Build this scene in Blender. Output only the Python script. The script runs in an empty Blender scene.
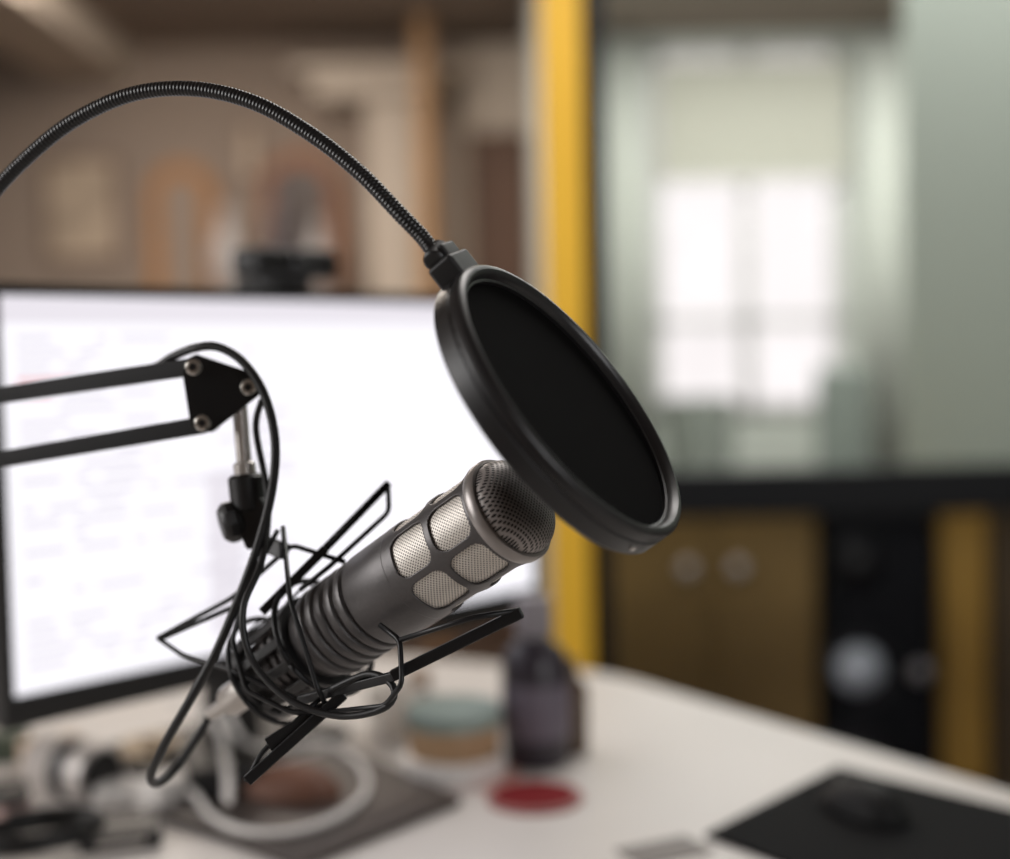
import bpy, bmesh, math, random
from mathutils import Vector, Matrix

# ------------------------------------------------------------------ camera
F = 50.0 / 36.0 * 1010
CAM = Vector((0, 0, 1.17))
pit, rol = math.radians(3.0), math.radians(1.2)
fwd = Vector((0, math.cos(pit), -math.sin(pit)))
r0 = Vector((1, 0, 0)); u0 = r0.cross(fwd)
R_ = r0 * math.cos(rol) - u0 * math.sin(rol)
U_ = r0 * math.sin(rol) + u0 * math.cos(rol)
camd = bpy.data.cameras.new("camera"); cam = bpy.data.objects.new("camera", camd)
bpy.context.collection.objects.link(cam)
cam.matrix_world = Matrix(((R_.x, U_.x, -fwd.x, CAM.x), (R_.y, U_.y, -fwd.y, CAM.y), (R_.z, U_.z, -fwd.z, CAM.z), (0, 0, 0, 1)))
camd.lens = 50; camd.sensor_width = 36; camd.clip_start = 0.02
camd.dof.use_dof = True; camd.dof.focus_distance = 0.70; camd.dof.aperture_fstop = 2.3
bpy.context.scene.camera = cam
bpy.context.scene.view_settings.view_transform = 'Standard'
bpy.context.scene.view_settings.look = 'None'

def P(px, py, d):      # image pixel plus estimated depth -> world position (metres)
    return CAM + R_ * ((px - 505) / F * d) + U_ * (-(py - 429.5) / F * d) + fwd * d
def G(px, py, z=0.75): # sight line through an image pixel -> point on a horizontal surface
    v = R_ * ((px - 505) / F) + U_ * (-(py - 429.5) / F) + fwd
    return CAM + v * ((z - CAM.z) / v.z)
def CV(x, y, z):
    return (R_ * x + U_ * y - fwd * z).normalized()

# ------------------------------------------------------------------ materials
def lin(c):
    c = c / 255.0
    return c / 12.92 if c <= 0.04045 else ((c + 0.055) / 1.055) ** 2.4
def rgb(t): return (lin(t[0]), lin(t[1]), lin(t[2]), 1)

def M(name, col, rough=0.5, metal=0.0, var=0.08, scale=30, bump=0.0, spec=0.5, coat=0.0, coords='Object', stretch=None):
    m = bpy.data.materials.new(name); m.use_nodes = True
    nt = m.node_tree; b = nt.nodes["Principled BSDF"]
    tc = nt.nodes.new("ShaderNodeTexCoord"); nz = nt.nodes.new("ShaderNodeTexNoise")
    nz.inputs["Scale"].default_value = scale; nz.inputs["Detail"].default_value = 4
    if stretch:
        mp = nt.nodes.new("ShaderNodeMapping"); mp.inputs["Scale"].default_value = stretch
        nt.links.new(tc.outputs[coords], mp.inputs[0]); nt.links.new(mp.outputs[0], nz.inputs["Vector"])
    else:
        nt.links.new(tc.outputs[coords], nz.inputs["Vector"])
    mx = nt.nodes.new("ShaderNodeMix"); mx.data_type = 'RGBA'
    c = rgb(col)
    mx.inputs[6].default_value = tuple(v * (1 - var * 2) for v in c[:3]) + (1,)
    mx.inputs[7].default_value = tuple(min(1, v * (1 + var * 2)) for v in c[:3]) + (1,)
    nt.links.new(nz.outputs["Fac"], mx.inputs[0]); nt.links.new(mx.outputs[2], b.inputs["Base Color"])
    b.inputs["Roughness"].default_value = rough; b.inputs["Metallic"].default_value = metal
    b.inputs["Specular IOR Level"].default_value = spec
    b.inputs["Coat Weight"].default_value = coat
    if bump:
        bp = nt.nodes.new("ShaderNodeBump"); bp.inputs["Strength"].default_value = bump; bp.inputs["Distance"].default_value = 0.001
        nt.links.new(nz.outputs["Fac"], bp.inputs["Height"]); nt.links.new(bp.outputs[0], b.inputs["Normal"])
    return m

def mesh_mat(name, col, hole, spacing=0.0017, rough=0.35, metal=0.7, thr=0.36, spec=.5):
    m = bpy.data.materials.new(name); m.use_nodes = True
    nt = m.node_tree; b = nt.nodes["Principled BSDF"]
    uv = nt.nodes.new("ShaderNodeUVMap"); mp = nt.nodes.new("ShaderNodeMapping")
    mp.inputs["Rotation"].default_value = (0, 0, math.radians(45))
    vo = nt.nodes.new("ShaderNodeTexVoronoi"); vo.voronoi_dimensions = '2D'
    vo.inputs["Scale"].default_value = 1 / spacing; vo.inputs["Randomness"].default_value = 0
    nt.links.new(uv.outputs[0], mp.inputs[0]); nt.links.new(mp.outputs[0], vo.inputs["Vector"])
    cr = nt.nodes.new("ShaderNodeValToRGB")
    cr.color_ramp.elements[0].position = thr - 0.06; cr.color_ramp.elements[0].color = rgb(hole)
    cr.color_ramp.elements[1].position = thr + 0.06; cr.color_ramp.elements[1].color = rgb(col)
    nt.links.new(vo.outputs["Distance"], cr.inputs[0]); nt.links.new(cr.outputs[0], b.inputs["Base Color"])
    bp = nt.nodes.new("ShaderNodeBump"); bp.inputs["Strength"].default_value = 0.6; bp.inputs["Distance"].default_value = 0.0006
    nt.links.new(cr.outputs[0], bp.inputs["Height"]); nt.links.new(bp.outputs[0], b.inputs["Normal"])
    b.inputs["Roughness"].default_value = rough; b.inputs["Metallic"].default_value = metal
    b.inputs["Specular IOR Level"].default_value = spec
    return m

def emis(name, col, st, var=.25):
    m = bpy.data.materials.new(name); m.use_nodes = True
    nt = m.node_tree; b = nt.nodes["Principled BSDF"]
    b.inputs["Base Color"].default_value = (0.02, 0.02, 0.02, 1)
    tc = nt.nodes.new("ShaderNodeTexCoord"); nz = nt.nodes.new("ShaderNodeTexNoise"); nz.inputs["Scale"].default_value = 2.5
    nt.links.new(tc.outputs["Object"], nz.inputs["Vector"])
    mx = nt.nodes.new("ShaderNodeMix"); mx.data_type = 'RGBA'
    c = rgb(col); mx.inputs[6].default_value = tuple(v * (1 - var) for v in c[:3]) + (1,); mx.inputs[7].default_value = c
    nt.links.new(nz.outputs["Fac"], mx.inputs[0]); nt.links.new(mx.outputs[2], b.inputs["Emission Color"])
    b.inputs["Emission Strength"].default_value = st
    return m

# ------------------------------------------------------------------ builders
col = bpy.context.collection
def empty(name, loc):
    e = bpy.data.objects.new(name, None); e.empty_display_size = 0.02; e.location = loc; col.objects.link(e); return e
def finish(name, verts, faces, mat, parent=None, smooth=False, bevel=0, uvs=None, segs=3):
    me = bpy.data.meshes.new(name); me.from_pydata([tuple(v) for v in verts], [], faces); me.update()
    if uvs:
        ul = me.uv_layers.new(name="UVMap")
        for p in me.polygons:
            for k, li in enumerate(p.loop_indices):
                ul.data[li].uv = uvs[p.index][k]
    bm = bmesh.new(); bm.from_mesh(me); bmesh.ops.recalc_face_normals(bm, faces=bm.faces); bm.to_mesh(me); bm.free()
    o = bpy.data.objects.new(name, me); col.objects.link(o)
    if mat: me.materials.append(mat)
    if smooth:
        for p in me.polygons: p.use_smooth = True
    if bevel:
        md = o.modifiers.new("bevel", 'BEVEL'); md.width = bevel; md.segments = segs; md.limit_method = 'ANGLE'
        for p in me.polygons: p.use_smooth = True
        wn = o.modifiers.new("wn", 'WEIGHTED_NORMAL'); wn.keep_sharp = True
    if parent:
        o.parent = parent; o.matrix_parent_inverse = Matrix.Translation(-parent.location)
    return o

def obox(name, o, u, v, w, a, b, c, mat, parent=None, bevel=0):
    vs = []
    for i in (0, 1):
        for j in (0, 1):
            for k in (0, 1):
                vs.append(o + u * a[i] + v * b[j] + w * c[k])
    f = [(0, 1, 3, 2), (4, 6, 7, 5), (0, 4, 5, 1), (2, 3, 7, 6), (0, 2, 6, 4), (1, 5, 7, 3)]
    return finish(name, vs, f, mat, parent, bevel=bevel)
X, Y, Z = Vector((1, 0, 0)), Vector((0, 1, 0)), Vector((0, 0, 1)); O = Vector((0, 0, 0))
def box(name, x, y, z, mat, parent=None, bevel=0):
    return obox(name, O, X, Y, Z, x, y, z, mat, parent, bevel)

def prism(name, pts, ext, mat, parent=None, bevel=0):
    n = len(pts); vs = list(pts) + [p + ext for p in pts]
    f = [tuple(range(n)), tuple(range(2 * n - 1, n - 1, -1))]
    for i in range(n): f.append((i, (i + 1) % n, n + (i + 1) % n, n + i))
    return finish(name, vs, f, mat, parent, bevel=bevel)

def frame(ax):
    ax = ax.normalized(); t = Z if abs(ax.z) < 0.9 else X
    a = t.cross(ax).normalized(); return ax, a, ax.cross(a)
def lathe(name, prof, o, ax, mat, parent=None, seg=64, closed=False, planar=False, smooth=True, a0=None, auto=True):
    ax, e1, e2 = frame(ax) if a0 is None else (ax.normalized(), a0.normalized(), ax.normalized().cross(a0).normalized())
    vs = []; n = len(prof)
    for i in range(seg):
        t = 2 * math.pi * i / seg
        for r, h in prof: vs.append(o + ax * h + (e1 * math.cos(t) + e2 * math.sin(t)) * max(r, 1e-5))
    f = []; uv = []; L = [0]
    for k in range(1, n): L.append(L[-1] + math.hypot(prof[k][0] - prof[k - 1][0], prof[k][1] - prof[k - 1][1]))
    rm = max(r for r, h in prof)
    for i in range(seg):
        j = (i + 1) % seg
        for k in range(n if closed else n - 1):
            k2 = (k + 1) % n
            f.append((i * n + k, j * n + k, j * n + k2, i * n + k2))
            if planar:
                q = []
                for (ii, kk) in ((i, k), (i + 1, k), (i + 1, k2), (i, k2)):
                    t = 2 * math.pi * ii / seg; q.append((prof[kk][0] * math.cos(t), prof[kk][0] * math.sin(t)))
                uv.append(q)
            else:
                ua, ub = 2 * math.pi * rm * i / seg, 2 * math.pi * rm * (i + 1) / seg
                uv.append([(ua, L[k]), (ub, L[k]), (ub, L[k2]), (ua, L[k2])])
    ob = finish(name, vs, f, mat, parent, smooth=smooth, uvs=uv)
    if smooth and auto:
        md = ob.modifiers.new("es", 'EDGE_SPLIT'); md.split_angle = math.radians(38)
    return ob

def resample(pts, step):
    out = []; n = len(pts)
    dense = []
    for i in range(n - 1):
        p0 = pts[max(i - 1, 0)]; p1 = pts[i]; p2 = pts[i + 1]; p3 = pts[min(i + 2, n - 1)]
        for s in range(24):
            t = s / 24
            dense.append(0.5 * ((2 * p1) + (p2 - p0) * t + (2 * p0 - 5 * p1 + 4 * p2 - p3) * t * t + (3 * p1 - p0 - 3 * p2 + p3) * t ** 3))
    dense.append(pts[-1].copy())
    out = [dense[0]]; acc = 0
    for a, b in zip(dense[:-1], dense[1:]):
        d = (b - a).length
        if d < 1e-9: continue
        while acc + d >= step:
            a = a + (b - a) * ((step - acc) / d); out.append(a.copy()); d = (b - a).length; acc = 0
            if d < 1e-9: break
        acc += d
    if (out[-1] - dense[-1]).length > step * 0.3: out.append(dense[-1])
    return out
def tube(name, pts, r, mat, parent=None, seg=10, curve=True, step=0.003, rf=None):
    pts = [Vector(p) for p in pts]
    if curve: pts = resample(pts, step)
    n = len(pts); T = []
    for i in range(n): T.append((pts[min(i + 1, n - 1)] - pts[max(i - 1, 0)]).normalized())
    _, a, _ = frame(T[0]); vs = []; L = 0; f = []
    for i in range(n):
        if i: L += (pts[i] - pts[i - 1]).length
        a = (a - T[i] * a.dot(T[i])).normalized(); b = T[i].cross(a)
        rr = r if rf is None else rf(L)
        for k in range(seg):
            t = 2 * math.pi * k / seg; vs.append(pts[i] + (a * math.cos(t) + b * math.sin(t)) * rr)
    for i in range(n - 1):
        for k in range(seg):
            k2 = (k + 1) % seg; f.append((i * seg + k, i * seg + k2, (i + 1) * seg + k2, (i + 1) * seg + k))
    f.append(tuple(range(seg))[::-1]); f.append(tuple((n - 1) * seg + k for k in range(seg)))
    return finish(name, vs, f, mat, parent, smooth=True)
def wire(name, pts, r, mat, parent):   # straight-segment rod frame with slightly rounded corners
    pts = [Vector(p) for p in pts]; out = [pts[0]]
    for i in range(1, len(pts) - 1):
        a, b, c = pts[i - 1], pts[i], pts[i + 1]
        d = min(0.004, (a - b).length * .4, (c - b).length * .4)
        p = b + (a - b).normalized() * d; q = b + (c - b).normalized() * d
        for s in range(5):
            t = s / 4; out.append(p * (1 - t) ** 2 + b * 2 * t * (1 - t) + q * t * t)
    out.append(pts[-1])
    return tube(name, out, r, mat, parent, curve=False)
def bar(name, p, q, w, t, mat, parent, bevel=0.0008, up=None):  # flat bar p->q, w across the view, t thick
    ax = (q - p).normalized(); v = (fwd if up is None else up); n = (v - ax * v.dot(ax)).normalized(); s = ax.cross(n)
    return obox(name, p, ax, s, n, (0, (q - p).length), (-w / 2, w / 2), (-t / 2, t / 2), mat, parent, bevel)
def cyl(name, p, q, r, mat, parent=None, bev=0.0, seg=32):
    h = (q - p).length; b = min(bev, r * .5, h * .4)
    pr = [(0, 0), (r - b, 0), (r, b), (r, h - b), (r - b, h), (0, h)] if b else [(0, 0), (r, 0), (r, h), (0, h)]
    return lathe(name, pr, p, q - p, mat, parent, seg=seg)

# ------------------------------------------------------------------ palette
m_black = M("black_plastic", (22, 21, 22), 0.45, bump=0.05, scale=300)
m_ring = M("popfilter_plastic", (32, 31, 32), 0.34, bump=0.04, scale=400)
m_steel = M("black_painted_steel", (18, 18, 20), 0.4, 0.2)
m_cable = M("cable_rubber", (20, 20, 21), 0.45)
m_goose = M("gooseneck_coating", (20, 19, 20), 0.35)
m_body = M("microphone_paint", (88, 85, 85), 0.38, 0.45, bump=0.06, scale=500)
m_rim = M("microphone_rim", (156, 150, 147), 0.34, 0.5)
m_mesh = mesh_mat("grille_mesh", (224, 217, 208), (92, 87, 84), 0.0015, 0.42, 0.3, 0.27)
m_dome = mesh_mat("front_grille_mesh", (166, 159, 156), (28, 26, 27), 0.0018, 0.4, 0.35, 0.33)
m_fabric = mesh_mat("filter_fabric", (13, 12, 12), (6, 6, 6), 0.0012, 0.95, 0.0, 0.4, spec=.08)
m_chrome = M("screw_steel", (190, 186, 180), 0.25, 0.9)
m_silver = M("satin_silver", (205, 200, 195), 0.3, 0.6)
m_desk = M("desk_laminate", (214, 208, 203), 0.4, var=0.03, scale=6)
m_white = M("white_plastic", (230, 226, 222), 0.4, var=0.03)

# ------------------------------------------------------------------ room
m_wall = M("wall_taupe_paint", (146, 132, 121), 0.9, var=0.05, scale=2)
m_wallg = M("wall_green_grey_paint", (199, 201, 194), 0.9, var=0.03, scale=2)
m_ceil = M("ceiling_paint", (134, 120, 110), 0.95, var=0.04, scale=2)
m_floor = M("floor_wood", (70, 54, 44), 0.5, var=0.2, scale=4, stretch=(1, 12, 1))
m_trim = M("trim_paint", (192, 180, 167), 0.6, var=0.03)
m_yel = M("yellow_paint", (248, 194, 54), 0.5, var=0.04, scale=3)
m_brown = M("dark_wood", (104, 78, 64), 0.55, var=0.2, scale=5, stretch=(6, 6, 1))
m_orange = M("orange_wood", (166, 128, 88), 0.55, var=0.15, scale=5)
m_gold = M("ochre_lacquer", (150, 122, 70), 0.4, var=0.15, scale=4)
m_gold2 = M("ochre_lacquer_bright", (190, 148, 66), 0.4, var=0.1, scale=4)
m_frame = M("black_frame", (10, 12, 15), 0.5, spec=.3)

XL, XR, Y0, Y1, H = -3.0, 3.4, -1.8, 6.2, 2.55
box("floor", (XL, XR), (Y0, Y1), (-0.1, 0), m_floor)
box("ceiling", (XL, XR), (Y0, Y1), (H, H + .1), m_ceil)
box("wall_left", (XL - .1, XL), (Y0, Y1), (0, H), m_wall)
box("wall_right", (XR, XR + .1), (Y0, Y1), (0, H), m_wallg)
box("wall_front", (XL, XR), (Y0 - .1, Y0), (0, H), m_wall)
box("wall_back", (XL, 0.15), (Y1, Y1 + .1), (0, H), m_wall)
box("wall_divider", (0.13, 0.165), (3.10, Y1), (0, H), m_wallg)  # added wall, hidden behind the column, keeps the rooms' light apart
wx0, wx1, wz0, wz1 = 0.66, 1.50, 0.90, 2.50
wb = empty("wall_far", (1.7, Y1, 1.2))  # far room modelled in place of the view reflected in a display
box("wall_part_1", (0.165, wx0), (Y1, Y1 + .1), (0, H), m_wallg, wb)
box("wall_part_2", (wx1, XR), (Y1, Y1 + .1), (0, H), m_wallg, wb)
box("wall_part_3", (wx0, wx1), (Y1, Y1 + .1), (0, wz0), m_wallg, wb)
box("wall_part_4", (wx0, wx1), (Y1, Y1 + .1), (wz1, H), m_wallg, wb)
box("baseboard_back", (XL, 0.12), (Y1 - .02, Y1), (0, .1), m_trim)
w1 = empty("window_1", (1.08, Y1, 1.5))  # window built as geometry in place of a reflection in the display
m_reflect = emis("daylight_glass", (255, 244, 248), 1.22)  # glowing pane stands in for the bright part of that reflection
box("glass", (wx0, wx1), (Y1 + .05, Y1 + .06), (wz0, wz1), m_reflect, w1)
m_wf = M("window_frame_paint", (206, 202, 202), 0.5, var=.02)
for i, x in enumerate((wx0, 1.055, wx1 - .05)):
    box("stile_%d" % i, (x, x + .05), (Y1 - .02, Y1 + .05), (wz0, wz1), m_wf, w1)
for i, z in enumerate((wz0, 1.28, wz1 - .05)):
    box("rail_%d" % i, (wx0, wx1), (Y1 - .02, Y1 + .045), (z, z + .04), m_wf, w1)
m_blind = M("roller_blind_fabric", (174, 171, 160), 0.9, var=.04)
rb = empty("roller_blind", (1.08, Y1 - .05, 2.2))
box("fabric", (wx0 + .04, wx1 + .01), (Y1 - .06, Y1 - .05), (1.92, 2.42), m_blind, rb)
box("bottom_bar", (wx0 + .04, wx1 + .01), (Y1 - .065, Y1 - .045), (1.90, 1.925), m_wf, rb)
def curtain(name, xa, xb, mat, y=Y1 - .12):
    vs = []; f = []; n = 60
    for i in range(n + 1):
        x = xa + (xb - xa) * i / n; yy = y + 0.025 * math.sin(i * .9)
        vs += [Vector((x, yy, .35)), Vector((x, yy, 2.52))]
    for i in range(n): f.append((2 * i, 2 * i + 2, 2 * i + 3, 2 * i + 1))
    o = finish(name, vs, f, mat, None, smooth=True); md = o.modifiers.new("s", 'SOLIDIFY'); md.thickness = .004; return o
m_cur = M("curtain_linen", (202, 203, 196), 0.95, var=.04)
curtain("window_curtain", 0.45, 0.63, m_cur); curtain("window_curtain.001", 1.56, 1.74, m_cur)
m_pl = M("planter_grey", (140, 144, 138), 0.7)
pp = empty("window_planter", (0.78, 5.7, .5))
lathe("pot", [(0, 0), (.11, 0), (.15, .98), (.14, .98), (.12, .86), (0, .86)], Vector((0.80, 5.8, 0)), Z, m_pl, pp)
lathe("soil", [(0, .88), (.12, .88)], Vector((0.80, 5.8, 0)), Z, m_brown, pp)
ac = empty("office_chair", (1.45, 5.5, .5))
m_chair = M("chair_fabric", (134, 140, 135), .9)
box("backrest", (1.24, 1.46), (5.55, 5.62), (.62, 1.10), m_chair, ac, .03)
box("back_support", (1.34, 1.38), (5.48, 5.56), (.48, .7), m_frame, ac, .003)
box("seat", (1.18, 1.54), (5.1, 5.5), (.44, .52), m_chair, ac, .03)
cyl("post", Vector((1.36, 5.3, .06)), Vector((1.36, 5.3, .45)), .025, m_frame, ac)
for k in range(5):
    t = k * 2 * math.pi / 5
    bar("foot_%d" % k, Vector((1.36, 5.3, .06)), Vector((1.36 + .25 * math.cos(t), 5.3 + .25 * math.sin(t), .02)), .04, .03, m_frame, ac, up=Z)

box("yellow_column", (0.093, 0.176), (2.96, 3.08), (0, H), m_yel, bevel=.004)
gp = empty("glazed_partition", (1.7, 3.03, 1.2))  # partition built in place of a large glossy display
box("post_left", (0.180, 0.226), (3.0, 3.06), (0, H), m_frame, gp, .003)
box("post_right", (XR - .05, XR), (3.0, 3.06), (0, H), m_frame, gp, .003)
box("mid_rail", (0.226, XR - .05), (3.0, 3.06), (0.812, 0.915), m_frame, gp, .003)
box("top_rail", (0.226, XR - .05), (3.0, 3.06), (H - .06, H), m_frame, gp, .003)
box("bottom_rail", (0.226, XR - .05), (3.0, 3.06), (0, .08), m_frame, gp, .003)
def glassmat(name, tint, f, ro):
    mg = bpy.data.materials.new(name); mg.use_nodes = True
    nt = mg.node_tree; nt.nodes.clear()
    out = nt.nodes.new("ShaderNodeOutputMaterial"); mix = nt.nodes.new("ShaderNodeMixShader"); tr = nt.nodes.new("ShaderNodeBsdfTransparent"); gl = nt.nodes.new("ShaderNodeBsdfGlossy")
    lw = nt.nodes.new("ShaderNodeLayerWeight"); lw.inputs[0].default_value = f
    tr.inputs[0].default_value = tint; gl.inputs["Roughness"].default_value = ro
    nt.links.new(lw.outputs["Fresnel"], mix.inputs[0]); nt.links.new(tr.outputs[0], mix.inputs[1]); nt.links.new(gl.outputs[0], mix.inputs[2]); nt.links.new(mix.outputs[0], out.inputs[0])
    return mg
box("glass_upper", (0.226, XR - .05), (3.028, 3.034), (.915, H - .06), glassmat("partition_glass", (.95, .97, .955, 1), .06, .15), gp)
box("glass_lower", (0.226, XR - .05), (3.028, 3.034), (.08, .812), glassmat("partition_glass_tinted", (.90, .90, .92, 1), .08, .12), gp)
box("sliding_panel", (1.12, 3.3), (3.9, 3.93), (0.0, H), M("panel_laminate", (190, 195, 187), .8, var=.02), None)

def sideboard(name, x0, x1, n, mat, knobs=True):
    e = empty(name, ((x0 + x1) / 2, 3.5, .4))
    box("carcass", (x0, x1), (3.36, 3.72), (.06, .80), mat, e, .004)
    box("plinth", (x0 + .01, x1 - .01), (3.38, 3.7), (0, .06), m_frame, e)
    w = (x1 - x0) / n
    for i in range(n):
        box("door_%d" % i, (x0 + i * w + .002, x0 + (i + 1) * w - .002), (3.338, 3.36), (.08, .785), mat, e, .003)
        if knobs:
            cx = x0 + i * w + (w - .06 if i % 2 == 0 else .06)
            lathe("knob_%d" % i, [(0, .03), (.014, .026), (.018, .018), (.01, .008), (.007, 0)], Vector((cx, 3.338, .655)), -Y, m_white, e, seg=24)  # white knob colour stands in for blurred highlights on the doors
sideboard("sideboard", .235, .74, 2, m_gold)
sideboard("sideboard.001", 1.035, 1.15, 1, m_gold2, False)
box("storage_cabinet", (1.17, 1.95), (3.36, 3.72), (0, .80), M("cabinet_dark_ochre", (92, 76, 52), .5, var=.1), None, .004)
sp = empty("tower_loudspeaker", (.88, 3.4, .4))
box("cabinet", (.755, 1.015), (3.3, 3.6), (0.02, .86), m_frame, sp, .01)
box("base", (.75, 1.02), (3.28, 3.62), (0, .02), m_frame, sp)
m_cap_glint = M("loudspeaker_cap", (232, 242, 250), .22, .1)  # pale blue colour paints a round reflection onto one cap
for i, (z, r) in enumerate(((.19, .085), (.41, .085), (.66, .06))):
    c = Vector((.83, 3.3, z))
    lathe("surround_%d" % i, [(r, 0), (r * 1.02, .008), (r * .9, .014), (r * .8, .006), (r * .45, -.01), (0, -.012)], c, -Y, m_black, sp)
    lathe("dust_cap_%d" % i, [(r * .66, 0.002), (r * .5, .022), (r * .3, .034), (0, .04)], c, -Y, m_cap_glint if i == 1 else m_black, sp)
lathe("tweeter", [(.022, 0), (.02, .012), (0, .02)], Vector((.975, 3.3, .40)), -Y, m_silver, sp)

pl = empty("trim_1", (-.45, 6.05, 1.3))
box("pilaster", (-.56, -.36), (5.98, Y1), (0, 2.26), m_trim, pl, .004)
box("capital", (-.78, -.22), (5.92, Y1), (2.26, 2.36), m_trim, pl, .01)
box("ledge", (-.86, -.16), (5.88, Y1), (2.36, 2.40), m_trim, pl, .005)
box("wooden_post", (-.34, -.27), (5.75, 5.82), (0, H), m_orange, None, .004)
dr = empty("door_1", (0, 6.1, 1))
box("leaf", (-.13, .12), (6.10, 6.16), (0, 2.13), m_brown, dr)
box("frame_left", (-.17, -.13), (6.08, Y1), (0, 2.2), m_trim, dr)
box("frame_top", (-.17, .13), (6.06, Y1), (2.13, 2.5), m_trim, dr)
lathe("handle", [(0, .05), (.02, .045), (.02, .03), (.008, 0)], Vector((-.09, 6.1, 1.0)), -Y, m_chrome, dr, seg=20)
def arch(name, cx, w, z0, z1, mat, inner, t=.07, y=6.19):
    e = empty(name, (cx, y, (z0 + z1) / 2)); r = w / 2
    for r_, nm, m_, dep in ((r, "arch_frame", mat, .07), (r - t, "arch_inset", inner, .085)):
        p = [Vector((cx - r_, y, z0)), Vector((cx + r_, y, z0))]
        for k in range(0, 21):
            a = math.pi * k / 20; p.append(Vector((cx + r_ * math.cos(a), y, z1 - r + r_ * math.sin(a))))
        prism(nm, p, Vector((0, -dep, 0)), m_, e)
m_dk = M("arch_inset_paint", (104, 97, 95), .8)
m_arch = M("arch_ochre_wood", (158, 112, 66), .6, var=.15, scale=5)
m_arch2 = M("arch_brown_wood", (138, 92, 62), .6, var=.15, scale=5)
arch("arched_wall_panel", -1.38, .30, 1.45, 2.04, m_arch, m_wall, .07)
arch("arched_wall_panel.001", -.86, .36, 1.45, 2.08, m_arch2, m_dk, .07)
box("ceiling_beam", (-1.95, -1.6), (1.8, Y1), (H - .14, H), m_trim, None)
m_pf = M("picture_frame_wood", (112, 90, 76), .5); m_pm = M("picture_print", (176, 160, 142), .8, var=.3, scale=7)
for nm, x0, x1, z0, z1 in (("framed_picture", -1.14, -1.04, 1.95, 2.22), ("framed_picture.001", -2.0, -1.66, 1.62, 2.08)):
    e = empty(nm, ((x0 + x1) / 2, 6.18, (z0 + z1) / 2))
    box("frame", (x0, x1), (6.17, 6.198), (z0, z1), m_pf, e, .003)
    box("print", (x0 + .025, x1 - .025), (6.165, 6.171), (z0 + .025, z1 - .025), m_pm, e)
sh = empty("bookshelf", (-1.0, 5.9, .8))
m_sh = M("shelf_wood", (96, 78, 66), .6, var=.15)
for i, x in enumerate((-2.4, -1.75, -1.1, -.62)): box("upright_%d" % i, (x, x + .03), (5.7, 6.08), (0, 1.42), m_sh, sh)
for i, z in enumerate((.05, .4, .75, 1.1, 1.42)): box("shelf_%d" % i, (-2.4, -.59), (5.7, 6.08), (z, z + .03), m_sh, sh)
random.seed(4)
bc = [M("book_%d" % i, c, .7) for i, c in enumerate(((130, 70, 45), (70, 76, 84), (170, 150, 130), (110, 92, 70)))]
nb = 0
for z in (.43, .78, 1.13):
    x = -2.35
    while x < -.7:
        w = random.uniform(.03, .06); h = random.uniform(.18, .26)
        if min(abs(x + w / 2 - q) for q in (-1.735, -1.085)) > .06:
            box("book_%d" % nb, (x, x + w - .003), (5.75, 5.98), (z, z + h), random.choice(bc), sh); nb += 1
        x += w
m_va = M("vase_glaze", (160, 156, 156), .4)
m_vb = M("vase_dark_glaze", (74, 66, 70), .4)
for nm, x, r, h, m_ in (("vase", -1.14, .07, .36, m_va), ("vase.001", -.92, .06, .48, m_vb), ("vase.002", -.76, .06, .30, m_va)):
    va = empty(nm, (x, 5.85, 1.5))
    lathe("body", [(0, 0), (r * .6, 0), (r, h * .3), (r * .9, h * .55), (r * .35, h * .85), (r * .5, h), (r * .4, h), (r * .25, h * .85), (0, h * .5)], Vector((x, 5.85, 1.451)), Z, m_, va)

# ------------------------------------------------------------------ desk
Cn = G(608, 672); Rt = G(1010, 790)
dr_ = (Rt - Cn).normalized(); lf = (G(200, 640) - Cn).normalized()
poly = []
for s in range(9):
    t = s / 8; poly.append((Cn + lf * .07) * (1 - t) ** 2 + Cn * 2 * t * (1 - t) + (Cn + dr_ * .07) * t * t)
poly.append(Cn + dr_ * 1.9); poly.append(Vector((1.25, .12, .75))); poly.append(Vector((-1.4, .12, .75))); poly.append(Cn + lf * 1.5)
dk = empty("desk", (0, 1, .7))
prism("desktop", poly, Vector((0, 0, -.028)), m_desk, dk, .002)
for i, (x, y) in enumerate(((-1.3, .2), (1.15, .2), (-1.2, 1.7), (0.05, 1.7))):
    box("leg_%d" % i, (x, x + .05), (y, y + .05), (0, .722), m_white, dk, .003)

# ------------------------------------------------------------------ monitor
Lp = Vector((-.4165, 1.135, .872)); Rp = Vector((.036, 1.65, .872))
mu = (Rp - Lp).normalized(); mn = Vector((mu.y, -mu.x, 0)); MW = (Rp - Lp).length; MH = .366
mo = empty("computer_monitor", (Lp + Rp) / 2)
obox("rear_shell", Lp, mu, mn, Z, (0, MW), (-.035, -.004), (0, MH), m_black, mo, .006)
bz = .010; bb = .026
obox("bezel_top", Lp, mu, mn, Z, (0, MW), (-.006, .004), (MH - bz, MH), m_black, mo)
obox("bezel_bottom", Lp, mu, mn, Z, (0, MW), (-.006, .004), (0, bb), m_black, mo)
obox("bezel_left", Lp, mu, mn, Z, (0, bz), (-.006, .004), (bb, MH - bz), m_black, mo)
obox("bezel_right", Lp, mu, mn, Z, (MW - bz, MW), (-.006, .004), (bb, MH - bz), m_black, mo)
def quad(name, u0_, u1_, v0_, v1_, mat, off):
    q = [Lp + mu * (bz + (MW - 2 * bz) * a) + mn * off + Z * (bb + (MH - bz - bb) * c) for a, c in ((u0_, v0_), (u1_, v0_), (u1_, v1_), (u0_, v1_))]
    return finish(name, q, [(0, 1, 2, 3)], mat, mo)
quad("screen", 0, 1, 0, 1, emis("lcd_white", (248, 246, 252), 1.12, .02), .001)
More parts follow.
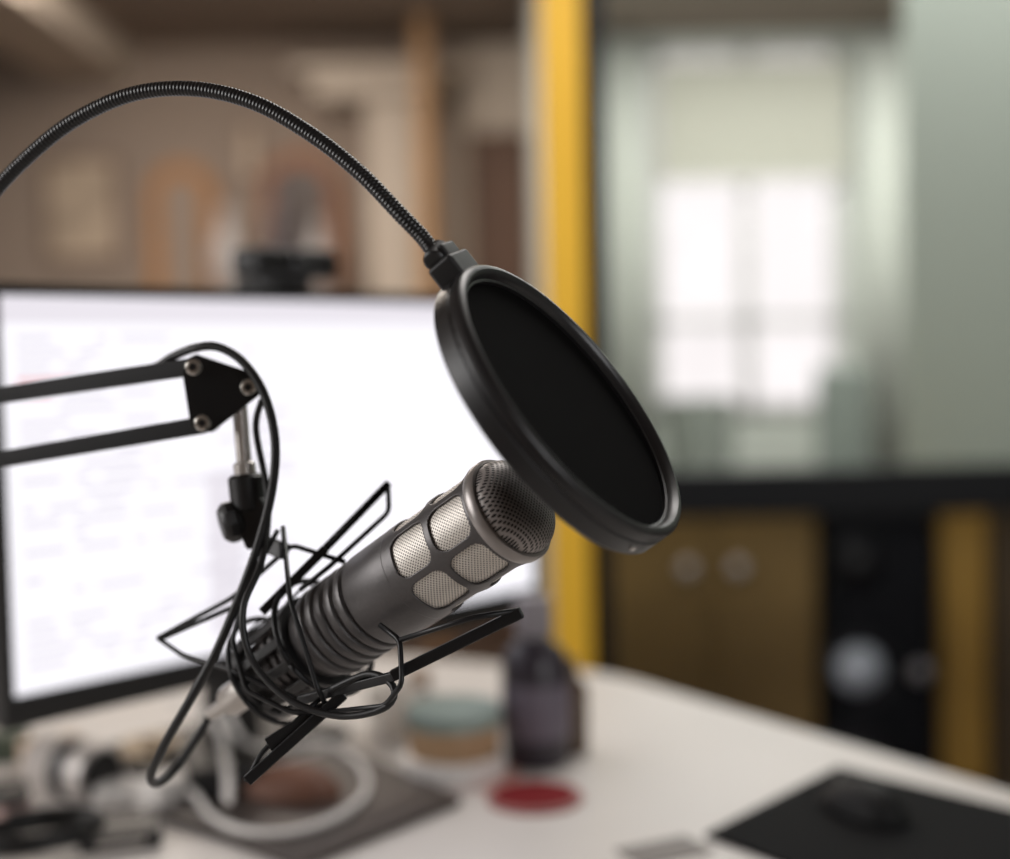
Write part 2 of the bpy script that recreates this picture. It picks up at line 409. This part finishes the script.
ui_g = emis("lcd_text_grey", (222, 217, 227), 1.05, .1)
ui_l = emis("lcd_panel_grey", (234, 229, 237), 1.04, .05)
ui_r = emis("lcd_text_red", (228, 160, 166), 1.0, .1)
quad("ui_header", 0, 1, .93, 1, ui_l, .0014)
quad("ui_sidebar", .30, .36, .05, .52, ui_l, .0014)
random.seed(9)
ni = 0
for r in range(24):
    v = .90 - r * .036
    u = .02
    while u < .42:
        w = random.uniform(.02, .09)
        if random.random() < (.62 if u < .22 else .35):
            quad("ui_text_%d" % ni, u, u + w, v - .013, v, ui_r if (r in (3, 4) and u < .08) else ui_g, .0016); ni += 1
        u += w + .015
mc = (Lp + Rp) / 2; mc.z = .75
obox("stand_neck", mc, mu, mn, Z, (-.03, .03), (-.16, -.13), (.01, .33), m_black, mo, .004)
obox("stand_hinge", mc, mu, mn, Z, (-.03, .03), (-.14, -.03), (.25, .31), m_black, mo, .004)
obox("stand_foot", mc, mu, mn, Z, (-.12, .12), (-.25, -.09), (0, .012), m_black, mo, .004)
wc = empty("webcam", Lp + mu * .33 + Z * (MH + .02))
wo = Lp + mu * .312 + Z * MH
m_wc = M("webcam_plastic", (14, 13, 14), .5)
obox("camera_body", wo, mu, mn, Z, (-.052, .052), (-.018, .022), (.012, .040), m_wc, wc, .006)
obox("monitor_clip", wo, mu, mn, Z, (-.024, .024), (-.05, .012), (0.0005, .013), m_wc, wc, .002)
lathe("lens", [(.012, 0), (.012, .006), (.008, .008), (0, .005)], wo + mn * .022 + Z * .025, mn, m_ring, wc, seg=24)

# ------------------------------------------------------------------ microphone
Fm = P(508, 511, .695); Rm = P(258, 682, .80)
ax = (Fm - Rm).normalized(); L = (Fm - Rm).length
mic = empty("microphone", (Fm + Rm) / 2)
side = ax.cross(fwd).normalized()
a0 = ax.cross(side).normalized()
if a0.dot(fwd) > 0: a0 = -a0      # radial direction facing the viewer
k = .001
Lm = L / k
prof = [(0, 8), (12, 8), (14, 9), (19, 12), (19.5, 20), (20, 30)]
h = 30
while h < 58:
    prof += [(20.2 + (h - 30) * .09, h), (21.6 + (h - 30) * .09, h + 1), (21.6 + (h - 30) * .09, h + 4), (20.2 + (h - 30) * .09, h + 5)]; h += 7
prof += [(23.6, 62), (24, 64)]
h = 66
for i in range(5):
    prof += [(23.8, h), (25.6, h + 1), (26.2, h + 3), (26.0, h + 5.6), (23.8, h + 6.6), (23.4, h + 8)]; h += 8
prof += [(26, h + 1), (26.6, h + 2.5), (26.8, Lm - 72), (26.8, Lm - 64), (0, Lm - 64)]
lathe("body_shell", [(r * k, a * k) for r, a in prof], Rm, ax, m_body, mic, seg=96)
lathe("inner_mesh", [(25.6 * k, (Lm - 66) * k), (25.6 * k, (Lm - 4) * k)], Rm, ax, m_mesh, mic, seg=96)
def cage():
    NA, NH = 336, 132; hA, hB = Lm - 66, Lm - 3; R = 26.9
    rows = [(hA + 7.5, hA + 32), (hA + 36, hA + 60.5)]; N = 6; gap = 4.4; cr_ = 6
    vs = []
    for i in range(NA):
        t = 2 * math.pi * i / NA
        d = a0 * math.cos(t) + ax.cross(a0) * math.sin(t)
        for j in range(NH + 1):
            vs.append(Rm + ax * ((hA + (hB - hA) * j / NH) * k) + d * (R * k))
    f = []
    wid = 2 * math.pi * R / N
    for i in range(NA):
        for j in range(NH):
            t = (i + .5) / NA * N; u = (t % 1) * wid
            hh = hA + (hB - hA) * (j + .5) / NH; inside = False
            for (p, q_) in rows:
                xa = abs(u - wid / 2) - ((wid - gap) / 2 - cr_); ya = abs(hh - (p + q_) / 2) - ((q_ - p) / 2 - cr_)
                if math.hypot(max(xa, 0), max(ya, 0)) < cr_: inside = True
            if inside: continue
            i2 = (i + 1) % NA; n = NH + 1
            f.append((i * n + j, i2 * n + j, i2 * n + j + 1, i * n + j + 1))
    o = finish("grille_cage", vs, f, m_body, mic, smooth=True)
    md = o.modifiers.new("s", 'SOLIDIFY'); md.thickness = .0012; md.offset = -1
    return o
cage()
lathe("front_rim", [(r * k, a * k) for r, a in ((25, Lm - 4), (27.4, Lm - 3.5), (28, Lm - 2), (28, Lm + 2.2), (27.2, Lm + 3.4), (25.8, Lm + 3.8), (25, Lm + 2.5), (25, Lm - 4))], Rm, ax, m_rim, mic, seg=96)
dome = []
for i in range(17):
    t = i / 16 * math.pi / 2
    dome.append((25.6 * math.cos(t) ** .7 * k if i < 16 else 0, (Lm + 2 + 15 * math.sin(t) ** .9) * k))
lathe("front_grille", dome, Rm, ax, m_dome, mic, seg=96, planar=True)
m_xlr = M("xlr_shell", (196, 190, 184), .3, .5)
lathe("xlr_plug", [(r * k, a * k) for r, a in ((0, -46), (3.6, -46), (4.6, -30), (8.6, -28), (9.4, -26), (9.4, 6), (8, 8))], Rm, ax, m_xlr, mic, seg=40)

# ------------------------------------------------------------------ shock mount
sm = empty("shock_mount", Rm + ax * .045)
def Rg(name, a, r, t, tilt=0):
    c = Rm + ax * (a * k)
    pts = []
    axx = (ax + a0 * tilt).normalized(); b1 = (a0 - axx * a0.dot(axx)).normalized(); b2 = axx.cross(b1)
    for i in range(49):
        an = 2 * math.pi * i / 48; pts.append(c + (b1 * math.cos(an) + b2 * math.sin(an)) * (r * k))
    tube(name, pts, t * k, m_steel, sm, seg=10, curve=False)
Rg("hoop_1", 60, 34, 1.6); Rg("hoop_2", 16, 32, 1.6)
lathe("clamp_ring_front", [(r * k, a * k) for r, a in ((22, 50), (26.5, 50), (27, 51), (27, 55), (26.5, 56), (22, 56), (22, 50))], Rm, ax, m_black, sm)
lathe("clamp_ring_rear", [(r * k, a * k) for r, a in ((20.5, 8), (25, 8), (26, 9), (26, 14), (25, 15), (20.5, 15), (20.5, 8))], Rm, ax, m_black, sm)
for i in range(12):
    t = 2 * math.pi * i / 12; d = a0 * math.cos(t) + ax.cross(a0) * math.sin(t)
    bar("clamp_rib_%d" % i, Rm + ax * .010 + d * .0245, Rm + ax * .054 + d * .0262, .006, .002, m_black, sm, up=d)
for i in range(6):
    t = 2 * math.pi * (i + .5) / 6; t2 = 2 * math.pi * (i + (1 if i % 2 else 0)) / 6
    d = a0 * math.cos(t) + ax.cross(a0) * math.sin(t); d2 = a0 * math.cos(t2) + ax.cross(a0) * math.sin(t2)
    tube("elastic_%d" % i, [Rm + ax * .052 + d * .027, Rm + ax * .060 + d2 * .034], .0008, m_steel, sm, curve=False, seg=6)
    tube("elastic_r_%d" % i, [Rm + ax * .012 + d * .026, Rm + ax * .016 + d2 * .032], .0008, m_steel, sm, curve=False, seg=6)
W = [
 [(322, 552, .765), (388, 484, .79), (389, 512, .78), (330, 566, .76), (300, 590, .76)],
 [(158, 638, .80), (232, 598, .78), (292, 545, .77), (345, 562, .765)],
 [(158, 638, .80), (182, 655, .79), (226, 668, .77), (300, 700, .74)],
 [(283, 527, .77), (290, 600, .735), (318, 690, .72), (330, 712, .73)],
 [(278, 530, .77), (250, 580, .76), (232, 640, .75), (246, 690, .74), (290, 712, .73), (345, 714, .72)],
 [(330, 712, .72), (385, 706, .70), (402, 684, .69), (400, 640, .70), (380, 625, .71)],
 [(400, 640, .70), (470, 618, .69), (520, 610, .69)],
 [(246, 782, .72), (262, 752, .725), (330, 690, .73)],
]
for i, w in enumerate(W):
    wire("frame_rod_%d" % i, [P(*p) for p in w], .0014, m_steel, sm)
bar("arm_1", P(318, 556, .765), P(389, 483, .79), .0045, .003, m_steel, sm)
bar("arm_2", P(392, 676, .70), P(522, 612, .69), .0058, .004, m_steel, sm)
bar("arm_3", P(344, 694, .725), P(247, 781, .72), .0058, .004, m_steel, sm)
bar("arm_4", P(240, 604, .78), P(160, 639, .80), .0028, .003, m_steel, sm)
bar("arm_base_2", P(300, 700, .74), P(395, 676, .70), .005, .004, m_steel, sm)
bar("arm_base_3", P(330, 706, .73), P(268, 745, .725), .0075, .004, m_steel, sm)
bar("arm_base_1", P(262, 612, .765), P(326, 548, .765), .005, .004, m_steel, sm)

# ------------------------------------------------------------------ boom arm
ba = empty("boom_arm", P(215, 395, .785))
dA = .785
E1 = P(-260, 434, .90); E2 = P(-260, 504, .90)
bar("upper_bar_top", E1, P(192, 367, dA), .0098, .0075, m_steel, ba, .001)
bar("upper_bar_bottom", E2, P(203, 425, dA), .0098, .0075, m_steel, ba, .001)
pl_pts = [(182, 372), (184, 360), (196, 354), (232, 366), (256, 374), (263, 384), (258, 396), (212, 432), (198, 433), (190, 424)]
for i, d in enumerate((dA - .0085, dA + .0065)):
    prism("joint_plate_%d" % i, [P(x, y, d) for x, y in pl_pts], fwd * .002, m_steel, ba, .0005)
for i, (x, y) in enumerate(((193, 367), (202, 423), (248, 387))):
    p = P(x, y, dA - .013); cyl("screw_%d" % i, p, p + fwd * .03, .0046, m_chrome, ba, .0012, 24)
    lathe("screw_socket_%d" % i, [(0, 0), (.0022, 0), (.0022, -.0004), (0, -.0004)], p, fwd, m_steel, ba, seg=6)
cyl("swivel_rod", P(239, 398, dA), P(246, 486, dA), .0042, m_silver, ba, .0005)
cyl("swivel_collar", P(244, 462, dA), P(246, 478, dA), .0062, m_silver, ba, .001)
cyl("swivel_block", P(245, 474, dA), P(249, 512, dA), .0098, m_black, ba, .002)
prism("tilt_bracket", [P(x, y, dA - .008) for x, y in ((238, 500), (262, 498), (268, 520), (262, 548), (246, 550), (238, 530))], fwd * .014, m_black, ba, .0015)
cyl("thumb_knob", P(221, 525, dA - .004), P(242, 519, dA), .0105, m_black, ba, .002)
lathe("knob_grip", [(.0105, 0), (.0118, .002), (.0118, .006), (.0105, .008)], P(224, 524, dA - .004), P(242, 519, dA) - P(221, 525, dA - .004), m_black, ba, seg=10, smooth=False)
bar("mount_link", P(256, 540, dA - .002), P(286, 552, .77), .009, .006, m_black, ba)
prism("elbow_plate", [E1 + Vector((-.02, -.008, .02)), E1 + Vector((.03, -.008, .015)), E2 + Vector((.03, -.008, -.015)), E2 + Vector((-.02, -.008, -.025))], Vector((0, .016, 0)), m_steel, ba, .001)
base = Vector((E1.x - .12, E1.y + .03, .75))
bar("lower_bar_1", E2 + Vector((-.01, 0, 0)), base + Vector((0, 0, .07)), .009, .009, m_steel, ba, .001)
bar("lower_bar_2", E1 + Vector((-.015, 0, 0)), base + Vector((-.035, 0, .07)), .009, .009, m_steel, ba, .001)
cyl("base_post", base + Vector((-.015, 0, 0.001)), base + Vector((-.015, 0, .075)), .016, m_steel, ba, .002)
box("desk_clamp", (base.x - .045, base.x + .02), (base.y - .03, base.y + .03), (.7505, .765), m_steel, ba, .002)

cb = empty("microphone_cable", P(270, 450, .77))
cpt = [(-200, 424, .90), (0, 396, .835), (90, 382, .81), (150, 369, .797), (172, 357, .79), (195, 348, .78), (218, 347, .775), (243, 362, .77), (264, 394, .765), (275, 440, .76), (272, 490, .757), (258, 545, .755),
       (240, 595, .755), (217, 650, .757), (190, 700, .76), (164, 745, .77), (151, 776, .785), (158, 783, .80), (176, 768, .815), (190, 748, .82)]
tube("cable", [P(*p) for p in cpt] + [Rm - ax * .046], .0025, m_cable, cb, seg=12)
cp2 = [(262, 400, .775), (256, 430, .78), (268, 500, .775), (262, 560, .75), (243, 610, .735), (252, 660, .73), (290, 700, .72), (340, 716, .71), (384, 708, .70), (394, 688, .70), (370, 674, .71), (330, 690, .72)]
tube("cable_tie_loop", [P(*p) for p in cp2], .0019, m_cable, cb, seg=10)

# ------------------------------------------------------------------ pop filter
C = P(563, 405, .668); n = CV(.73, .575, .375)
e1 = CV(-.62, .785, 0); e1 = (e1 - n * e1.dot(n)).normalized(); e2 = n.cross(e1)
pf = empty("pop_filter", C)
ring = [(71, -9.5), (77.5, -9.5), (79, -8), (79, .2), (78.2, .8), (78.2, 1.8), (79, 2.4), (79, 6.2), (78, 7.8), (76.4, 8.6), (75, 8.6), (73.6, 7.4), (72.8, 6), (72.2, 4.2), (71, 3.6)]
lathe("hoop", [(r * k, a * k) for r, a in ring], C, n, m_ring, pf, seg=160, closed=True, a0=e1)
lathe("fabric_front", [(0, .0010), (.0715, .0018)], C, n, m_fabric, pf, seg=96, planar=True)
lathe("fabric_back", [(0, -.0072), (.0715, -.007)], C, n, m_fabric, pf, seg=96, planar=True)
best = min((((C + (e1 * math.cos(t) + e2 * math.sin(t)) * .079) - P(563, 493, .66)).length, t) for t in [i * math.pi / 90 for i in range(180)])[1]
dd = e1 * math.cos(best) + e2 * math.sin(best)
cyl("rim_screw", C + dd * .077 - n * .003, C + dd * .0802 - n * .003, .0018, m_chrome, pf, .0005, 16)
obox("bracket", C, e1, e2, n, (.075, .089), (-.013, .013), (-.008, .0065), m_black, pf, .002)
obox("bracket_step", C, e1, e2, n, (.088, .0955), (-.0085, .0085), (-.007, .005), m_black, pf, .0015)
bs = C + e1 * .094 - n * .001
g1 = P(438, 254, .666)
gd = (g1 - bs).normalized()
cyl("neck_ferrule", bs - gd * .002, bs + gd * .011, .0056, m_black, pf, .001)
gpts = [bs + gd * .006] + [P(*p) for p in ((424, 239, .668), (400, 214, .67), (360, 173, .677), (312, 135, .686), (255, 103, .697), (195, 89, .71), (133, 94, .722), (75, 120, .735), (28, 157, .745), (-12, 200, .755), (-70, 280, .775), (-120, 380, .80), (-160, 480, .83))] + [E2 + Vector((.04, -.012, .0))]
tube("gooseneck", gpts, .0037, m_goose, pf, seg=14, step=.00035, rf=lambda s: .0038 + .00016 * math.sin(2 * math.pi * s / .0021))
obox("arm_clamp", E2, X, Y, Z, (.02, .06), (-.025, .012), (-.015, .022), m_black, pf, .002)

# ------------------------------------------------------------------ desk objects
def onD(name, px, py):
    p = G(px, py); return empty(name, p), p
e, p = onD("candle_tin", 455, 775)
lathe("tin_base", [(0, 0), (.050, 0), (.052, .003), (.052, .022), (.047, .024), (0, .024)], p, Z, m_white, e)
lathe("tin_body", [(0, .024), (.045, .024), (.046, .026), (.046, .055), (.045, .057), (0, .057)], p, Z, M("kraft_label", (172, 140, 106), .6), e)
lathe("tin_lid", [(.0475, .054), (.048, .056), (.048, .069), (.046, .071), (.030, .0705), (0, .070)], p, Z, M("teal_lid", (150, 166, 160), .35, .2), e)
e, p = onD("spray_bottle", 537, 762)
m_bot = M("bottle_dark", (54, 48, 56), .3)
lathe("bottle", [(0, 0), (.032, 0), (.035, .004), (.035, .105), (.030, .118), (.017, .128), (.015, .136), (0, .136)], p, Z, m_bot, e)
lathe("label", [(.0355, .03), (.0358, .031), (.0358, .085), (.0355, .086)], p, Z, M("bottle_label", (106, 98, 110), .5), e)
lathe("cap", [(0, .173), (.017, .173), (.019, .170), (.020, .134), (.015, .132)], p, Z, M("cap_grey", (140, 134, 138), .4), e)
e, p = onD("glue_bottle", 572, 752)
lathe("bottle", [(0, 0), (.016, 0), (.018, .003), (.018, .07), (.008, .082), (.006, .1), (0, .101)], p, Z, M("amber_plastic", (84, 64, 46), .35), e)
e, p = onD("coaster", 535, 800)
lathe("rim", [(0, 0), (.044, 0), (.0455, .002), (.045, .005), (.040, .0055), (.040, .004), (0, .004)], p, Z, M("coaster_rim", (160, 100, 96), .5), e)
lathe("felt", [(0, .0062), (.0395, .0062), (.0398, .004)], p, Z, M("red_felt", (116, 20, 26), .85, spec=.2), e)
e, p = onD("note_pad", 470, 775)
obox("pad", p, X, Y, Z, (-.06, .05), (-.05, .03), (0, .0008), M("pink_paper", (204, 158, 148), .8), e)
pts = [G(705, 838), G(838, 770), G(1080, 830), G(960, 930)]
prism("mouse_pad", [q + Z * .0005 for q in pts], Z * .004, M("mouse_pad_cloth", (11, 11, 13), .85, spec=.15), None, .001)
def mouse(name, px, py, ang, mat, s=1.0, z=.7548, flat=1.0):
    c = G(px, py); c.z = z; vs = []; f = []; NU, NV = 28, 10
    ca, sa = math.cos(ang), math.sin(ang)
    for j in range(NV + 1):
        v = j / NV
        for i in range(NU):
            t = 2 * math.pi * i / NU
            rr = math.cos(v * math.pi / 2) ** .45 if j < NV else 0
            x = .030 * s * rr * math.copysign(abs(math.cos(t)) ** .8, math.cos(t)); y = .054 * s * rr * math.sin(t)
            z_ = .034 * s * flat * v * (1 - .25 * (y / .054 / s) * .9)
            vs.append(c + Vector((x * ca - y * sa, x * sa + y * ca, z_)))
    for j in range(NV):
        for i in range(NU):
            i2 = (i + 1) % NU; f.append((j * NU + i, j * NU + i2, (j + 1) * NU + i2, (j + 1) * NU + i))
    f.append(tuple(range(NU)))
    e = empty(name, c); finish("shell", vs, f, mat, e, smooth=True)
    return e, c, ca, sa
e, c, ca, sa = mouse("computer_mouse", 862, 818, .5, M("mouse_matte_black", (13, 13, 14), .6, spec=.3), .9)
cyl("scroll_wheel", c + Vector((-sa * .025 - .003, ca * .025, .0232)), c + Vector((-sa * .025 + .003, ca * .025, .0232)), .007, m_black, e)
obox("access_card", G(664, 852), Vector((.9, .43, 0)), Vector((-.43, .9, 0)), Z, (-.035, .035), (-.022, .022), (.0003, .002), M("card_grey", (120, 112, 108), .5), None)

pts = [G(300, 872), G(145, 815), G(345, 752), G(462, 806)]
prism("tablet", [q + Z * .0006 for q in pts], Z * .009, M("tablet_shell", (70, 62, 58), .4, .2), None, .003)
mouse("leather_pouch", 290, 803, 1.1, M("brown_leather", (112, 74, 56), .6, var=.2), 1.0, .760, .85)
e, p = onD("power_adapter", 235, 800); p = p + Z * .0098
obox("brick", p, Vector((.9, .3, 0)).normalized(), Vector((-.3, .9, 0)).normalized(), Z, (-.045, .025), (-.02, .05), (0, .028), m_black, e, .004)
wcab = empty("charging_cable", G(300, 800))
def gz(px, py, z): return G(px, py, .75 + z)
tube("cable", [gz(*q) for q in ((222, 700, .06), (238, 735, .04), (262, 748, .016), (320, 742, .014), (358, 762, .014), (366, 790, .014), (340, 815, .014), (290, 832, .014), (240, 830, .014), (210, 815, .014), (190, 790, .02), (160, 780, .01))], .0036, m_white, wcab)
tube("cable_2", [gz(*q) for q in ((170, 700, .05), (215, 722, .045), (226, 760, .04), (228, 800, .05))], .0042, m_white, wcab)
e, p = onD("wall_charger", 172, 806)
obox("body", p, Vector((.8, -.6, 0)), Vector((.6, .8, 0)), Z, (-.02, .02), (-.03, .03), (.0004, .03), m_white, e, .005)
e, p = onD("camera_lens", 78, 800)
c0 = p + Z * .030; dv = Vector((.8, -.55, 0)).normalized()
m_lens = M("lens_barrel", (196, 190, 186), .35, .2)
lathe("barrel", [(0, -.05), (.026, -.05), (.028, -.046), (.028, -.012), (.0295, -.010), (.0295, .016), (.028, .018), (.028, .036), (.026, .038), (.024, .034), (0, .03)], c0, dv, m_lens, e)
lathe("grip_ring", [(.0297, -.008), (.0302, -.006), (.0302, .012), (.0297, .014)], c0, dv, m_black, e)
lathe("front_glass", [(0, .039), (.0235, .039)], c0, dv, m_black, e)
m_pap = M("paper", (236, 230, 222), .8, var=.03)
for nm, x, y, w, h, a, z in (("paper_sheet", 120, 765, .10, .14, .5, .0006), ("paper_sheet.001", 60, 838, .12, .09, -.3, .0012)):
    p = G(x, y); u = Vector((math.cos(a), math.sin(a), 0)); v = Vector((-u.y, u.x, 0))
    obox(nm, p, u, v, Z, (-w / 2, w / 2), (-h / 2, h / 2), (z, z + .0005), m_pap)
e, p = onD("cable_coil", 40, 848)
cpts = []
for i in range(80):
    t = i * .35; r = .035 + .006 * math.sin(i * .7); cpts.append(p + Vector((r * 1.4 * math.cos(t), r * math.sin(t), .006 + i * .00022)))
tube("coil", cpts, .0028, m_cable, e)
e, p = onD("external_drive", 120, 842)
obox("case", p, Vector((.95, .3, 0)), Vector((-.3, .95, 0)), Z, (-.035, .035), (-.03, .03), (.002, .016), m_black, e, .003)
obox("led_strip", p, Vector((.95, .3, 0)), Vector((-.3, .95, 0)), Z, (-.02, .02), (-.0315, -.0295), (.006, .010), m_silver, e)
e, p = onD("ballpoint_pen", 20, 790)
cyl("barrel", p + Vector((-.05, -.01, .006)), p + Vector((.05, .02, .006)), .0045, m_black, e, .001)
cyl("tip", p + Vector((.05, .02, .006)), p + Vector((.062, .0236, .006)), .002, m_silver, e)
e, p = onD("eraser_box", 6, 760)
obox("box", p, X, Y, Z, (-.02, .02), (-.02, .02), (.0002, .03), M("box_green", (72, 82, 68), .6), e, .002)
e, p = onD("paper_cup", 395, 735)
lathe("cup", [(0, 0), (.024, 0), (.031, .05), (.033, .052), (.030, .051), (.023, .004), (0, .004)], p, Z, m_pap, e)
e, p = onD("tape_roll", 152, 762)
lathe("roll", [(.014, 0), (.030, 0), (.031, .002), (.031, .020), (.030, .022), (.014, .022), (.014, 0)], p + Z * .0015, Z, M("tape_tan", (186, 164, 136), .5), e, seg=48)
e, p = onD("earphone_case", 118, 806)
obox("case", p, Vector((.9, .4, 0)).normalized(), Vector((-.4, .9, 0)).normalized(), Z, (-.024, .024), (-.018, .018), (.0015, .024), m_white, e, .008)
e, p = onD("card_box", 52, 768)
obox("box", p, Vector((.9, .5, 0)).normalized(), Vector((-.5, .9, 0)).normalized(), Z, (-.03, .03), (-.015, .02), (.0003, .030), M("cardboard_beige", (198, 176, 156), .8), e, .002)
e, p = onD("usb_hub", 188, 782)
obox("hub", p, Vector((.7, .7, 0)).normalized(), Vector((-.7, .7, 0)).normalized(), Z, (-.010, .010), (-.022, .022), (.0012, .030), m_black, e, .003)
e, p = onD("small_jar", 12, 832)
lathe("jar", [(0, 0), (.016, 0), (.018, .003), (.018, .026), (.015, .028), (0, .028)], p, Z, M("jar_pink", (196, 168, 162), .4), e, seg=32)
lathe("jar_lid", [(0, .038), (.016, .038), (.017, .036), (.017, .0285), (0, .0285)], p, Z, m_black, e, seg=32)
e, p = onD("medicine_bottle", 420, 728)
lathe("bottle", [(0, 0), (.016, 0), (.018, .003), (.018, .040), (.012, .048), (.012, .052), (0, .052)], p, Z, m_white, e, seg=32)
lathe("cap", [(0, .066), (.013, .066), (.014, .064), (.014, .0525), (0, .0525)], p, Z, M("cap_beige", (186, 160, 140), .5), e, seg=32)

# ------------------------------------------------------------------ lights
def area(name, loc, target, sx, sy, power, c):
    ld = bpy.data.lights.new(name, 'AREA'); ld.shape = 'RECTANGLE'; ld.size = sx; ld.size_y = sy; ld.energy = power; ld.color = c
    o = bpy.data.objects.new(name, ld); col.objects.link(o); o.location = loc
    o.rotation_euler = (Vector(target) - Vector(loc)).to_track_quat('-Z', 'Y').to_euler(); return o
area("window_light_side", (-2.9, .6, 1.7), (0, .9, 1.0), 1.8, 1.5, 64, (1, .98, .97))  # assumed soft light from the left, added without a window in that wall
area("window_light_rear", (1.6, -1.7, 1.8), (0.1, 1.2, .9), 2.0, 1.3, 46, (.97, .98, 1))  # assumed light from behind the camera, added with no window built there
area("ceiling_light", (0.4, 2.0, 2.5), (0.4, 2.2, 0), 1.0, .6, 17, (1, .96, .92))  # added fill from above, no fixture here
area("ceiling_light_second_room", (1.2, 5.0, 2.5), (1.2, 5.2, 0), 1.6, 1.4, 54, (1, .99, .97))  # added fill to brighten the green-grey far wall
area("ceiling_light_corridor", (1.6, 3.5, 2.5), (1.6, 3.6, 0), 2.4, .5, 13, (1, 1, .98))  # added fill for the space behind the partition
area("ceiling_light_hall", (-1.2, 4.4, 2.5), (-1.2, 4.8, 0), 1.2, .8, 68, (1, .89, .78))  # added warm fill to brighten the left background
w = bpy.data.worlds.new("world"); bpy.context.scene.world = w; w.use_nodes = True
w.node_tree.nodes["Background"].inputs[0].default_value = (.6, .7, .8, 1); w.node_tree.nodes["Background"].inputs[1].default_value = .5
